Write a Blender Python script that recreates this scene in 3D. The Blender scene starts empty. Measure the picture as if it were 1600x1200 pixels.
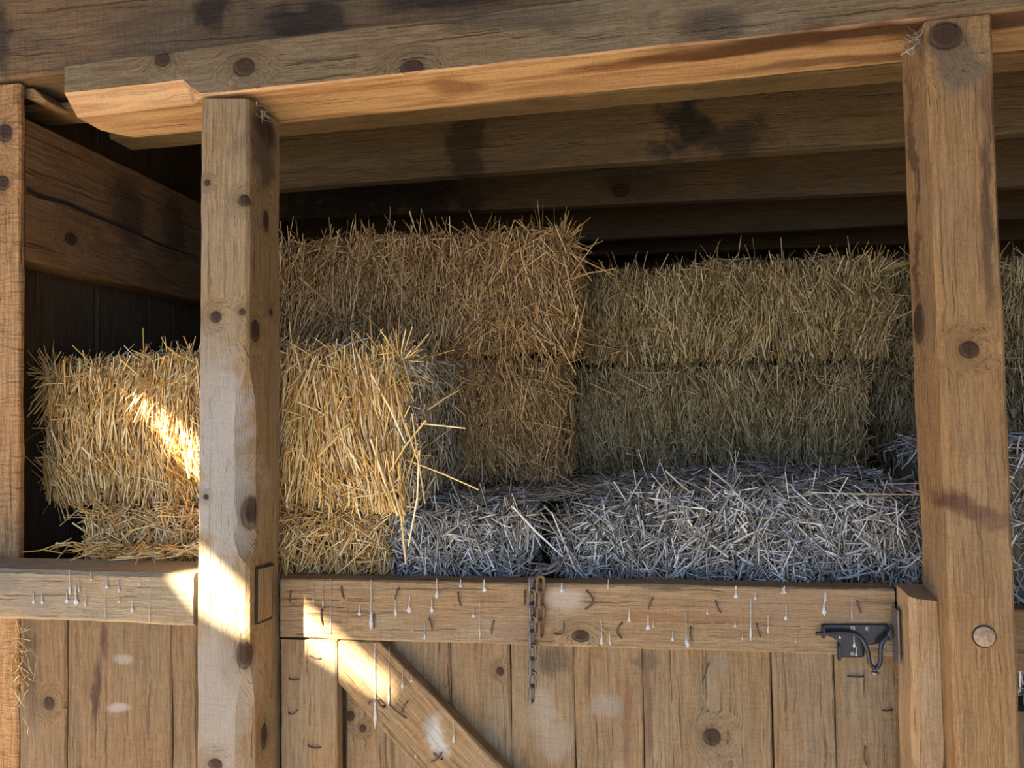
import bpy, bmesh, math, random
import numpy as np
from mathutils import Vector, noise
from mathutils.geometry import tessellate_polygon

sc = bpy.context.scene
COL = sc.collection
RNG = np.random.default_rng(7)
random.seed(5)

# ------------------------------------------------------------------ camera
F = 1111.1
YAW, PIT, ROL = math.radians(8.0), math.radians(1.5), math.radians(0.9)
CAM = Vector((0, 0, 1.6))
FW = Vector((-math.sin(YAW) * math.cos(PIT), math.cos(YAW) * math.cos(PIT), math.sin(PIT)))
R0 = Vector((math.cos(YAW), math.sin(YAW), 0)); U0 = R0.cross(FW)
RT = R0 * math.cos(ROL) - U0 * math.sin(ROL); UP = RT.cross(FW)
def ray(x, y): return FW + RT * ((x - 800) / F) - UP * ((y - 600) / F)
def at(x, y, Y):                       # the point of depth Y seen at a pixel
    d = ray(x, y); return CAM + d * (Y / d.y)
def atx(x, y, X):
    d = ray(x, y); return CAM + d * (X / d.x)
def atz(x, y, Z):
    d = ray(x, y); return CAM + d * ((Z - CAM.z) / d.z)

cam = bpy.data.objects.new('camera', bpy.data.cameras.new('camera')); COL.objects.link(cam)
cam.data.sensor_width = 36; cam.data.lens = F / 1600 * 36; cam.data.clip_start = 0.02
from mathutils import Matrix
cam.matrix_world = Matrix(((RT.x, UP.x, -FW.x, CAM.x), (RT.y, UP.y, -FW.y, CAM.y), (RT.z, UP.z, -FW.z, CAM.z), (0, 0, 0, 1)))
sc.camera = cam

# ------------------------------------------------------------------ object helpers
def tag(o, label=None, cat=None, group=None, kind=None):
    if label: o['label'] = label
    if cat: o['category'] = cat
    if group: o['group'] = group
    if kind: o['kind'] = kind
    return o
def empty(name, loc):
    o = bpy.data.objects.new(name, None); COL.objects.link(o); o.location = loc; o.empty_display_size = .05
    return o
def link(name, me, mats, parent=None, origin=None):
    for m in (mats if isinstance(mats, (list, tuple)) else [mats]): me.materials.append(m)
    o = bpy.data.objects.new(name, me); COL.objects.link(o)
    if origin is not None:
        me.transform(Matrix.Translation(-Vector(origin))); o.location = origin
    if parent is not None:
        o.parent = parent
        o.matrix_parent_inverse = Matrix.Translation(parent.location).inverted()
    return o
def finish(me, angle=35):
    me.polygons.foreach_set('use_smooth', [True] * len(me.polygons))
    me.set_sharp_from_angle(angle=math.radians(angle)); me.update()
def set_grain(me, g):
    a = me.attributes.new('grain', 'FLOAT_VECTOR', 'POINT')
    a.data.foreach_set('vector', np.asarray(g, dtype=np.float32).ravel())
SEED = [0]
def seed():
    SEED[0] += 1; return Vector((SEED[0] * 3.71 % 17, SEED[0] * 1.37 % 11, SEED[0] * 2.19 % 13))

def timber(name, E0, E1, mat, parent=None, chamfer=.0035, rough=1.0, wane=None, seg=.025, bend=None):
    """Sawn timber lofted from end quad E0 to E1; each quad is four corners in order round the section."""
    E0 = [Vector(p) for p in E0]; E1 = [Vector(p) for p in E1]
    L = (sum(E1, Vector()) / 4 - sum(E0, Vector()) / 4).length
    n = max(3, min(160, int(L / seg)))
    off = seed(); V = []; G = []; K = 0
    for i in range(n + 1):
        f = i / n; c = [a.lerp(b, f) for a, b in zip(E0, E1)]; u = f * L
        w = ((c[1] - c[0]).length + (c[2] - c[3]).length) / 2; d = ((c[3] - c[0]).length + (c[2] - c[1]).length) / 2
        ch = []
        for k in range(4):
            cc = chamfer * (1 + .7 * noise.noise(Vector((u * 9, k * 7.3, off.x))))
            if wane and k in wane: cc += wane[k](u)
            ch.append(cc)
        ring = []
        def side(p, q, cp, cq):
            ln = max((q[0] - p[0]) * w + (q[1] - p[1]) * d, (p[0] - q[0]) * w + (p[1] - q[1]) * d)
            m = 5
            for j in range(m):
                t = (cp + (ln - cp - cq) * j / (m - 1)) / ln
                ring.append((p[0] + (q[0] - p[0]) * t, p[1] + (q[1] - p[1]) * t))
        cs = [(0, 0), (1, 0), (1, 1), (0, 1)]
        for k in range(4): side(cs[k], cs[(k + 1) % 4], ch[k], ch[(k + 1) % 4])
        ctr = sum(c, Vector()) / 4
        for s, t in ring:
            p = c[0].lerp(c[1], s).lerp(c[3].lerp(c[2], s), t)
            nd = (p - ctr).normalized()
            a = noise.noise(p * 5 + off) * .0022 + noise.noise(p * 26 + off * 2) * .0011
            V.append(p + nd * a * rough); G.append((u + off.x, s * w + off.y, t * d + off.z))
        K = len(ring)
    Fc = []
    for i in range(n):
        for k in range(K):
            a = i * K + k; b = i * K + (k + 1) % K
            Fc.append((a, b, b + K, a + K))
    Fc.append(tuple(range(K))[::-1]); Fc.append(tuple(n * K + k for k in range(K)))
    me = bpy.data.meshes.new(name); me.from_pydata(V, [], Fc)
    bm = bmesh.new(); bm.from_mesh(me); bmesh.ops.recalc_face_normals(bm, faces=bm.faces); bm.to_mesh(me); bm.free()
    set_grain(me, G); finish(me, 40)
    o = link(name, me, mat, parent, None if parent else (E0[3] + E0[2] + E1[2] + E1[3]) / 4)
    return o

def ext(a, b, z):                      # the line a-b carried on to height z
    t = (z - a.z) / (b.z - a.z); return a.lerp(b, t)
def back(p, Y): return Vector((p.x, Y, p.z))
def hslab(name, q, Y0, Y1, mat, x0=None, x1=None, **k):
    """horizontal timber: q = pixels TL, TR, BR, BL of its front face at depth Y0; x0/x1 carry it on to a world X."""
    TL, TR, BR, BL = [at(*p, Y0) for p in q]
    def ex(a, b, x): return a.lerp(b, (x - a.x) / (b.x - a.x))
    if x0 is not None: TL, BL = ex(TL, TR, x0), ex(BL, BR, x0)
    if x1 is not None: TR, BR = ex(TL, TR, x1), ex(BL, BR, x1)
    return timber(name, [TL, BL, back(BL, Y1), back(TL, Y1)], [TR, BR, back(BR, Y1), back(TR, Y1)], mat, **k)
def vslab(name, q, Y0, Y1, mat, z0=None, z1=None, **k):
    TL, TR, BR, BL = [at(*p, Y0) for p in q]
    a, b, c, d = TL, TR, BR, BL
    if z0 is not None: d, c = ext(TL, BL, z0), ext(TR, BR, z0)
    if z1 is not None: a, b = ext(BL, TL, z1), ext(BR, TR, z1)
    return timber(name, [d, c, back(c, Y1), back(d, Y1)], [a, b, back(b, Y1), back(a, Y1)], mat, **k)
def vbox(name, x0, x1, Y0, Y1, z0, z1, mat, **k):
    P = lambda x, y, z: Vector((x, y, z))
    return timber(name, [P(x0, Y0, z0), P(x1, Y0, z0), P(x1, Y1, z0), P(x0, Y1, z0)], [P(x0, Y0, z1), P(x1, Y0, z1), P(x1, Y1, z1), P(x0, Y1, z1)], mat, **k)
def prism(name, pts, Y0, Y1, mat, axis, parent=None):
    """board cut to an outline (world points at depth Y0), grain along axis"""
    bm = bmesh.new()
    f = bm.faces.new([bm.verts.new((p.x, Y0, p.z)) for p in pts])
    r = bmesh.ops.extrude_face_region(bm, geom=[f])
    for v in r['geom']:
        if isinstance(v, bmesh.types.BMVert): v.co.y = Y1
    bmesh.ops.bevel(bm, geom=list(bm.edges), offset=.002, segments=1, affect='EDGES')
    bmesh.ops.recalc_face_normals(bm, faces=bm.faces)
    me = bpy.data.meshes.new(name); bm.to_mesh(me); bm.free()
    ax = Vector(axis).normalized(); ay = Vector((0, 1, 0)); az = ax.cross(ay); off = seed()
    set_grain(me, [(v.co.dot(ax) + off.x, v.co.dot(az) + off.y, v.co.dot(ay) + off.z) for v in me.vertices])
    finish(me, 30)
    return link(name, me, mat, parent)
def join_meshes(name, objs, mat, parent=None, origin=None):
    """several boards of one surface as one mesh"""
    bm = bmesh.new()
    for o in objs:
        me = o.data.copy(); me.transform(o.matrix_basis if o.parent is None else Matrix()); bm.from_mesh(me)
        old = o.data; bpy.data.objects.remove(o); bpy.data.meshes.remove(old); bpy.data.meshes.remove(me)
    me = bpy.data.meshes.new(name); bm.to_mesh(me); bm.free()
    return link(name, me, mat, parent, origin)
def tube_mesh(name, paths, res=8):
    """paths: list of (points, radius or list of radii); round bars swept along them, capped"""
    V = []; Fc = []
    for pts, rad in paths:
        pts = [Vector(p) for p in pts]; n = len(pts); b0 = len(V); ref = None
        for i, p in enumerate(pts):
            t = (pts[min(i + 1, n - 1)] - pts[max(i - 1, 0)]).normalized()
            if ref is None: ref = t.orthogonal().normalized()
            ref = (ref - t * ref.dot(t)).normalized(); bi = t.cross(ref)
            r = rad[i] if isinstance(rad, (list, tuple)) else rad
            for k in range(res):
                a = 2 * math.pi * k / res
                V.append(p + (ref * math.cos(a) + bi * math.sin(a)) * r)
        for i in range(n - 1):
            for k in range(res):
                a = b0 + i * res + k; b = b0 + i * res + (k + 1) % res
                Fc.append((a, b, b + res, a + res))
        Fc.append(tuple(b0 + k for k in range(res))[::-1]); Fc.append(tuple(b0 + (n - 1) * res + k for k in range(res)))
    me = bpy.data.meshes.new(name); me.from_pydata(V, [], Fc); finish(me, 50)
    return me
def spline(pts, n=8):
    pts = [Vector(p) for p in pts]; out = []
    for i in range(len(pts) - 1):
        p0, p1, p2, p3 = pts[max(i - 1, 0)], pts[i], pts[i + 1], pts[min(i + 2, len(pts) - 1)]
        for j in range(n):
            t = j / n
            out.append(.5 * ((2 * p1) + (p2 - p0) * t + (2 * p0 - 5 * p1 + 4 * p2 - p3) * t * t + (3 * p1 - p0 - 3 * p2 + p3) * t ** 3))
    return out + [pts[-1]]

# ------------------------------------------------------------------ materials
class NT:
    def __init__(s, tree): s.t = tree
    def n(s, typ, ins=None, **props):
        nd = s.t.nodes.new(typ)
        for k, v in props.items(): setattr(nd, k, v)
        for k, v in (ins or {}).items():
            sock = nd.inputs[k]
            if isinstance(v, bpy.types.NodeSocket): s.t.links.new(v, sock)
            else: sock.default_value = v
        return nd
    def m(s, op, a, b=None, c=None, clamp=False):
        ins = {0: a}
        if b is not None: ins[1] = b
        if c is not None: ins[2] = c
        return s.n('ShaderNodeMath', ins, operation=op, use_clamp=clamp).outputs[0]
    def v(s, op, a, b=None):
        ins = {0: a}
        if b is not None: ins[1] = b
        nd = s.n('ShaderNodeVectorMath', ins, operation=op)
        return nd.outputs['Value'] if op in ('LENGTH', 'DISTANCE', 'DOT_PRODUCT') else nd.outputs[0]
    def noise(s, vec, scale, detail=3, rough=.55, dist=0):
        return s.n('ShaderNodeTexNoise', {'Vector': vec, 'Scale': scale, 'Detail': detail, 'Roughness': rough, 'Distortion': dist}).outputs[0]
    def step(s, x, a, b):          # smooth ramp, 0 at a, 1 at b
        nd = s.n('ShaderNodeMapRange', {'Value': x, 'From Min': a, 'From Max': b, 'To Min': 0.0, 'To Max': 1.0}, interpolation_type='SMOOTHSTEP')
        return nd.outputs[0]
    def mix(s, f, a, b, mode='MIX'):
        nd = s.n('ShaderNodeMix', data_type='RGBA', blend_type=mode)
        for i, v in ((0, f), (6, a), (7, b)):
            if isinstance(v, bpy.types.NodeSocket): s.t.links.new(v, nd.inputs[i])
            else: nd.inputs[i].default_value = v if i == 0 else (*v, 1)
        return nd.outputs[2]
def new_mat(name):
    m = bpy.data.materials.new(name); m.use_nodes = True; m.node_tree.nodes.clear()
    T = NT(m.node_tree); out = T.n('ShaderNodeOutputMaterial')
    b = T.n('ShaderNodeBsdfPrincipled'); m.node_tree.links.new(b.outputs[0], out.inputs[0])
    return m, T, b

def wood(name, light, dark, grey=(.30, .27, .21), greyness=.35, blotch=(.10, .065, .035), blotchiness=.25, knots=(), stains=(), saw=.25, ring=.5, bump=.8, tone=1.0, check=.55):
    """rough sawn softwood. knots: (centre, (rx, ry, rz)); stains: (centre, radii, colour, strength)"""
    m, T, b = new_mat(name)
    yl = (1.0, .93, .745)                                   # aged wood is a little yellower
    light, dark, grey = [tuple(c * tone * y for c, y in zip(q, yl)) for q in (light, dark, grey)]
    g = T.n('ShaderNodeAttribute', attribute_name='grain').outputs['Vector']
    pos = T.n('ShaderNodeNewGeometry').outputs['Position']
    warp = T.n('ShaderNodeTexNoise', {'Vector': pos, 'Scale': 14.0, 'Detail': 5.0, 'Roughness': .6}).outputs['Color']
    wv = T.v('SUBTRACT', warp, (.5, .5, .5))
    core = halo = None; kd = None
    kp = T.v('ADD', pos, T.v('MULTIPLY', wv, (.008, .008, .008)))
    for c, r in knots:
        d = T.v('LENGTH', T.v('DIVIDE', T.v('SUBTRACT', kp, tuple(c)), tuple(r)))
        kd = d if kd is None else T.m('MINIMUM', kd, d)
    gs = T.v('ADD', g, T.v('MULTIPLY', wv, (0, .012, .012)))
    if kd is not None:
        halo = T.step(kd, 4.0, .9); core = T.step(kd, 1.1, .7)
        gs = T.v('ADD', gs, T.n('ShaderNodeCombineXYZ', {'X': 0.0, 'Y': T.m('MULTIPLY', halo, .03), 'Z': T.m('MULTIPLY', halo, .026)}).outputs[0])
    fib = T.noise(T.v('MULTIPLY', gs, (9, 230, 230)), 1.0, 6, .75)
    fine = T.noise(T.v('MULTIPLY', gs, (45, 600, 600)), 1.0, 3, .7)
    bandn = T.noise(T.v('MULTIPLY', gs, (1.1, 15, 15)), 1.0, 3, .5, .5)
    band = T.m('MULTIPLY_ADD', T.m('SINE', T.m('MULTIPLY', bandn, 52.0)), .5, .5)
    band = T.m('POWER', band, 2.0)
    blo = T.noise(T.v('MULTIPLY', g, (4.0, 9, 9)), 1.0, 7, .68, .9)
    blo2 = T.noise(T.v('MULTIPLY', g, (2.2, 6, 6)), 1.7, 6, .62, .5)
    sawn = T.noise(T.v('MULTIPLY', T.v('ADD', g, T.v('MULTIPLY', wv, (.03, 0, 0))), (170, 16, 16)), 1.0, 3, .6)
    chk = T.noise(T.v('MULTIPLY', gs, (3.0, 120, 120)), 1.3, 2, .4)
    speck = T.noise(pos, 330.0, 2, .6)
    f = T.m('ADD', T.m('MULTIPLY', T.step(fib, .38, .62), .74), T.m('MULTIPLY', band, .42 * ring), clamp=True)
    col = T.mix(f, light, dark)
    col = T.mix(T.m('MULTIPLY', T.step(blo2, .42, .64), greyness), col, T.mix(T.step(fib, .36, .66), grey, tuple(x * .62 for x in grey)))
    col = T.mix(T.m('MULTIPLY', T.step(blo, .50, .70), blotchiness), col, blotch)
    col = T.mix(T.m('MULTIPLY', T.step(sawn, .48, .72), saw * .4), col, tuple(x * .4 for x in dark))
    col = T.mix(T.m('MULTIPLY', T.step(chk, .64, .72), check), col, tuple(x * .35 for x in dark))
    col = T.mix(T.m('MULTIPLY', T.step(fine, .56, .76), .42), col, tuple(min(1, x * 1.45) for x in light))
    col = T.mix(T.m('MULTIPLY', T.step(speck, .64, .76), .35), col, tuple(x * .35 for x in dark))
    for c, r, scol, stg in stains:
        k = 2.2 * min(r[0], r[2])
        d = T.v('LENGTH', T.v('DIVIDE', T.v('SUBTRACT', T.v('ADD', pos, T.v('MULTIPLY', wv, (k * 1.6, k, k))), tuple(c)), tuple(r)))
        fa = T.m('MULTIPLY', T.step(d, 1.25, .5), T.m('MULTIPLY', T.m('MULTIPLY_ADD', fib, 1.0, .5), stg), clamp=True)
        col = T.mix(fa, col, scol)
    h = T.m('ADD', T.m('MULTIPLY', fib, .7), T.m('ADD', T.m('MULTIPLY', sawn, .7 * saw + .1), T.m('MULTIPLY', fine, .4)))
    h = T.m('SUBTRACT', h, T.m('MULTIPLY', T.step(chk, .62, .72), .5))
    if kd is not None:
        col = T.mix(T.m('MULTIPLY', T.step(kd, 2.2, 1.0), .4), col, tuple(x * .55 for x in dark))
        rings = T.noise(T.n('ShaderNodeCombineXYZ', {'X': T.m('MULTIPLY', kd, 7.0), 'Y': fib, 'Z': 0.0}).outputs[0], 1.0, 2, .6)
        col = T.mix(core, col, T.mix(rings, (.022, .014, .01), (.095, .052, .03)))
        rim = T.m('MULTIPLY', T.step(kd, 1.25, 1.0), T.step(kd, .78, .98))
        col = T.mix(T.m('MULTIPLY', rim, .55), col, (.02, .014, .01))
        h = T.m('SUBTRACT', h, T.m('MULTIPLY', rim, .8))
    T.t.links.new(col, b.inputs['Base Color'])
    b.inputs['Roughness'].default_value = .85
    b.inputs['Specular IOR Level'].default_value = .2
    bp = T.n('ShaderNodeBump', {'Height': h, 'Strength': min(1, bump * 1.2), 'Distance': .006})
    T.t.links.new(bp.outputs[0], b.inputs['Normal'])
    return m

def straw_mat(name, cols, spec=.35):
    m, T, b = new_mat(name)
    r = T.n('ShaderNodeNewGeometry').outputs['Random Per Island']
    ramp = T.n('ShaderNodeValToRGB', {0: r}); cr = ramp.color_ramp
    while len(cr.elements) < len(cols): cr.elements.new(.5)
    for i, c in enumerate(cols):
        cr.elements[i].position = i / (len(cols) - 1); cr.elements[i].color = (*c, 1)
    T.t.links.new(ramp.outputs[0], b.inputs['Base Color'])
    b.inputs['Roughness'].default_value = .48; b.inputs['Specular IOR Level'].default_value = spec
    return m
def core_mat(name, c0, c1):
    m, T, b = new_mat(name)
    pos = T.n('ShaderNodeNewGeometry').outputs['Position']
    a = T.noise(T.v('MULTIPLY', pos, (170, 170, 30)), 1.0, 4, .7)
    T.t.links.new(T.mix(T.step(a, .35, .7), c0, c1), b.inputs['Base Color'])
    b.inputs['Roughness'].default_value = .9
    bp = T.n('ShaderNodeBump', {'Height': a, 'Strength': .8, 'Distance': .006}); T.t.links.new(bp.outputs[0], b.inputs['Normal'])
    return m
def plain(name, c, rough=.5, metal=0.0, c2=None, scale=60, bump=0):
    m, T, b = new_mat(name)
    pos = T.n('ShaderNodeNewGeometry').outputs['Position']
    a = T.noise(pos, scale, 5, .65)
    T.t.links.new(T.mix(T.step(a, .4, .68), c, c2 or tuple(x * .6 for x in c)), b.inputs['Base Color'])
    b.inputs['Roughness'].default_value = rough; b.inputs['Metallic'].default_value = metal
    if bump:
        bp = T.n('ShaderNodeBump', {'Height': a, 'Strength': bump, 'Distance': .003}); T.t.links.new(bp.outputs[0], b.inputs['Normal'])
    return m

def kn(px, py, Y, r, ry=None):         # a knot on a face of depth Y; r in pixels
    p = at(px, py, Y); s = p.y / F * 1.02
    return (p, (r * s, max(.02, r * s), (ry or r) * s))
def knx(px, py, X, r, rz):             # a knot on a side face of that X
    p = atx(px, py, X); s = p.y / F
    return (p, (max(.02, r * s), r * s * 1.9, rz * s))
def st(px, py, Y, rx, ry, col, k):
    p = at(px, py, Y); s = p.y / F
    return (p, (rx * s, .08, ry * s), col, k)
DK = (.035, .024, .016)

# ------------------------------------------------------------------ the posts
PY0 = 1.20
XP1 = -.645
m_p1 = wood('pale post wood', (.47, .35, .22), (.27, .175, .095), tone=.8, grey=(.44, .40, .34), greyness=.35, blotchiness=.15, ring=.35, saw=.2,
    knots=[kn(337, 495, PY0, 9), kn(381, 313, PY0, 9), kn(325, 285, PY0, 5), kn(379, 487, PY0, 5), kn(322, 777, PY0, 4), kn(336, 1194, PY0, 11, 9), kn(381, 1022, PY0, 12, 22),
           knx(400, 517, XP1, 7, 17), knx(396, 800, XP1, 9, 32), knx(416, 345, XP1, 5, 16), knx(418, 1150, XP1, 5, 20), knx(424, 487, XP1, 3, 5)],
    stains=[st(345, 720, PY0, 62, 210, (.40, .37, .32), .8), st(340, 1090, PY0, 62, 130, (.34, .31, .26), .7),
            (atx(412, 250, XP1), (.05, .06, .06), (.10, .07, .05), .9), (atx(412, 200, XP1), (.05, .05, .03), DK, .9)])
def wane_p1(u):
    h = u                               # height above the floor
    def bump_(a, b, w):
        if h < a or h > b: return 0
        t = (h - a) / (b - a); return w * min(1, 4 * t, 4 * (1 - t)) ** .6
    return bump_(1.355, 1.66, .021) + bump_(1.325, 1.385, .017) + bump_(.84, 1.13, .02) + .002
b0 = at(314, 154, PY0); b1 = at(388, 154, PY0); c0 = at(306, 1195, PY0); c1 = at(388, 1195, PY0)
p1 = empty('timber_post', Vector((-.695, 1.26, 0)))
tag(p1, 'pale grey-brown timber post with dark round knots and a sunlit streak, left of the gate', 'post')
timber('post_body', [ext(b0, c0, 0), ext(b1, c1, 0), back(ext(b1, c1, 0), 1.322), back(ext(b0, c0, 0), 1.322)],
       [b0, b1, back(b1, 1.322), back(b0, 1.322)], m_p1, parent=p1, wane={1: wane_p1}, seg=.015)
def side_patch(name, px, x0, x1, mat):      # a flat piece let into the post's right side
    pts = [atx(*q, XP1) for q in px]
    bm = bmesh.new(); f = bm.faces.new([bm.verts.new((x0, p.y, p.z)) for p in pts])
    r = bmesh.ops.extrude_face_region(bm, geom=[f])
    for v in r['geom']:
        if isinstance(v, bmesh.types.BMVert): v.co.x = x1
    bmesh.ops.recalc_face_normals(bm, faces=bm.faces)
    me = bpy.data.meshes.new(name); bm.to_mesh(me); bm.free(); off = seed()
    set_grain(me, [(v.co.z + off.x, v.co.y + off.y, v.co.x + off.z) for v in me.vertices])
    return link(name, me, mat, p1)
xs1 = XP1 - .005
side_patch('mortise_gap', [(402, 887), (428, 880), (426, 967), (402, 976)], xs1 - .006, XP1 - .0005, plain('dark joint gap', (.03, .02, .014), .95))
side_patch('mortise_plug', [(403.5, 890), (426.5, 884), (424.5, 963), (403.5, 972)], xs1 - .006, XP1 + .0003, m_p1)

m_p2 = wood('brown post wood', (.40, .25, .13), (.22, .125, .06), tone=.95, grey=(.36, .28, .2), greyness=.3, blotch=(.13, .07, .035), blotchiness=.3, ring=.3, saw=.25, check=.15,
    knots=[kn(1478, 55, PY0, 22, 19), kn(1515, 545, PY0, 12, 11), knx(1437, 505, .512, 9, 26)],
    stains=[st(1500, 100, PY0, 34, 60, (.14, .11, .075), .8), st(1541, 330, PY0, 8, 150, (.10, .055, .03), .85), st(1545, 170, PY0, 9, 60, (.12, .06, .03), .7),
            st(1492, 782, PY0, 22, 17, (.12, .055, .03), .95), st(1520, 800, PY0, 30, 14, (.14, .07, .04), .85), st(1555, 815, PY0, 34, 16, (.16, .09, .05), .7), st(1560, 260, PY0, 5, 200, (.09, .05, .03), .8),
            (atx(1428, 330, .507), (.05, .012, .26), (.11, .055, .028), .9), (atx(1436, 60, .507), (.05, .02, .06), (.16, .1, .06), .7)])
t0, t1, d0, d1 = at(1446, 33, PY0), at(1551, 22, PY0), at(1484, 930, PY0), at(1587, 930, PY0)
p2 = empty('timber_post', Vector((.56, 1.25, 0)))
tag(p2, 'brown timber post with a round plugged peg hole, right of the gate, widest post', 'post')
timber('post_body', [ext(t0, d0, 0), ext(t1, d1, 0), back(ext(t1, d1, 0), 1.303), back(ext(t0, d0, 0), 1.303)], [t0, t1, back(t1, 1.303), back(t0, 1.303)], m_p2, parent=p2, chamfer=.006, seg=.015)
m_end = plain('peg end wood', (.34, .24, .15), .85, c2=(.2, .13, .075), scale=160, bump=.5)
m_hole = plain('dark crack', (.02, .014, .01), .95)
pc = at(1537, 994, PY0)
o = link('peg_hole', tube_mesh('peg_hole', [([pc + Vector((0, .02, 0)), pc + Vector((0, -.0012, 0))], .0178)], 24), m_hole, p2)
o = link('wooden_peg', tube_mesh('wooden_peg', [([pc + Vector((0, .02, 0)), pc + Vector((0, -.003, 0)), pc + Vector((0, -.004, 0))], [.0155, .0155, .0135])], 24), m_end, p2)

m_p0 = wood('rough orange post wood', (.50, .30, .15), (.24, .125, .06), tone=1.05, greyness=.15, blotchiness=.3, saw=1.4, ring=.15, bump=.9,
    knots=[kn(8, 207, 1.32, 14, 14), kn(5, 285, 1.32, 12, 12)])
xa = at(33, 130, 1.32).x - .004
p0 = vbox('timber_post', xa - .12, xa, 1.32, 1.336, 0, at(33, 130, 1.32).z, m_p0, seg=.015, rough=1.6)
tag(p0, 'rough saw-marked timber post at the far left, behind the pale sill timber', 'post')

# ------------------------------------------------------------------ overhead timbers
m_hd = wood('weathered header wood', tone=.8, light=(.33, .25, .17), dark=(.15, .105, .065), grey=(.30, .27, .21), greyness=.6, blotchiness=.35, blotch=(.09, .06, .04), saw=.35, ring=.3,
    knots=[kn(255, 92, PY0, 12, 11), kn(383, 105, PY0, 17, 14), kn(645, 105, PY0, 18, 11)],
    stains=[st(1110, 40, PY0, 60, 30, (.06, .045, .035), .7), st(760, 30, PY0, 90, 22, (.07, .055, .04), .7), st(870, 25, PY0, 60, 30, (.08, .06, .045), .55),
            (at(1180, 85, 1.25), (.19, .03, .03), (.11, .05, .025), .9), (at(1350, 60, 1.22), (.2, .03, .03), (.10, .05, .028), .8), (at(1000, 95, 1.24), (.14, .02, .03), (.16, .08, .04), .8),
            (at(640, 150, 1.26), (.05, .03, .03), (.26, .12, .055), .8), (at(900, 110, 1.24), (.1, .02, .03), (.2, .1, .05), .7)])
def lit_under(base):                    # header underside: fresher orange wood, with warm ground bounce put into the colour
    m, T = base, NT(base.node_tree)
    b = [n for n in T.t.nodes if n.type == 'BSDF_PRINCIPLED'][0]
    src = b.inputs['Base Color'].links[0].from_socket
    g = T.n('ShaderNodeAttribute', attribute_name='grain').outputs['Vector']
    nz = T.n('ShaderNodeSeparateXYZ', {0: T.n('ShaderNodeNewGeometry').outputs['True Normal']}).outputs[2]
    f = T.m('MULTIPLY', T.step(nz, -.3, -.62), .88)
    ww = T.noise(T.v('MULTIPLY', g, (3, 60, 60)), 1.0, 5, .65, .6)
    fresh_lit = T.mix(T.step(ww, .38, .68), (.66, .42, .22), (.38, .19, .085))
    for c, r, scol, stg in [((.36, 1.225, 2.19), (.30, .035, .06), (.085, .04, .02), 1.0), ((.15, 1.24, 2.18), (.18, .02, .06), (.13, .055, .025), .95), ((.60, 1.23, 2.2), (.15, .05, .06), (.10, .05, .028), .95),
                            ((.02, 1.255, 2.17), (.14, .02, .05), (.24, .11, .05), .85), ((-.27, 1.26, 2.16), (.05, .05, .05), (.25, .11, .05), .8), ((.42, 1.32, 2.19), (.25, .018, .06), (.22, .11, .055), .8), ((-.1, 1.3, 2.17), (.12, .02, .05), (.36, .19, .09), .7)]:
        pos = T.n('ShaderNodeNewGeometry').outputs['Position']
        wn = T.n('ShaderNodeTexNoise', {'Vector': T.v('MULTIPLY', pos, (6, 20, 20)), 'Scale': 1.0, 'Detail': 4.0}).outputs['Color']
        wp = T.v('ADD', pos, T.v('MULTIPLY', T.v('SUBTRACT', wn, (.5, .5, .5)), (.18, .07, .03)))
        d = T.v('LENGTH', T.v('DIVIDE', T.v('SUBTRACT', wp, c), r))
        fresh_lit = T.mix(T.m('MULTIPLY', T.step(d, 1.2, .5), stg), fresh_lit, scol)
    T.t.links.new(T.mix(f, src, fresh_lit), b.inputs['Base Color'])
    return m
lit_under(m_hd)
ha, hb = at(100, 101, PY0), at(900, 0, PY0)
hc, hd_ = at(400, 141, PY0), at(1440, 31, PY0)
def lx(a, b, x): return a.lerp(b, (x - a.x) / (b.x - a.x))
xl, xr = ha.x, 1.97
xn = at(300, 149, PY0).x
TLp, TRp = ha, lx(ha, hb, xr); BLp, BRp = lx(hc, hd_, xl), lx(hc, hd_, xr)
Yhb = 1.352
L_h = (TRp - TLp).length
def tail(u):                            # the tail's lower front arris is hewn away left of the pale post
    x = xl + u
    return .030 * max(0, min(1, (xn + .012 - x) / .03))
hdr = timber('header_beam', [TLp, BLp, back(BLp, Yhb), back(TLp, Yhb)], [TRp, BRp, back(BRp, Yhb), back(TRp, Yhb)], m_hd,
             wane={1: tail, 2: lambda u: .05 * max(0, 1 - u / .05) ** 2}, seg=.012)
tag(hdr, 'grey weathered header timber with orange underside, lying across the tops of both gate posts', 'beam')

m_up = wood('stained upper beam wood', tone=.7, light=(.34, .23, .14), dark=(.17, .105, .06), grey=(.28, .23, .18), greyness=.4, blotchiness=.5, blotch=(.08, .055, .035), saw=.6, ring=.4,
    stains=[st(330, 15, 1.31, 40, 40, DK, .9), st(470, 35, 1.31, 80, 40, (.045, .03, .02), .9), st(5, 60, 1.31, 18, 70, (.04, .03, .02), .8), st(700, 0, 1.31, 120, 20, DK, .8)])
ua, ub = at(0, 127, 1.31), at(100, 114, 1.31)
zu = ub.z
up_b = timber('upper_beam', [Vector((-1.6, 1.31, zu + .2)), Vector((-1.6, 1.31, zu - .004)), Vector((-1.6, 1.44, zu - .004)), Vector((-1.6, 1.44, zu + .2))],
              [Vector((1.97, 1.31, zu + .225)), Vector((1.97, 1.31, zu + .025)), Vector((1.97, 1.44, zu + .025)), Vector((1.97, 1.44, zu + .225))], m_up)
tag(up_b, 'wide dark-stained plank beam running along the top edge, resting on the header', 'beam')

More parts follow.
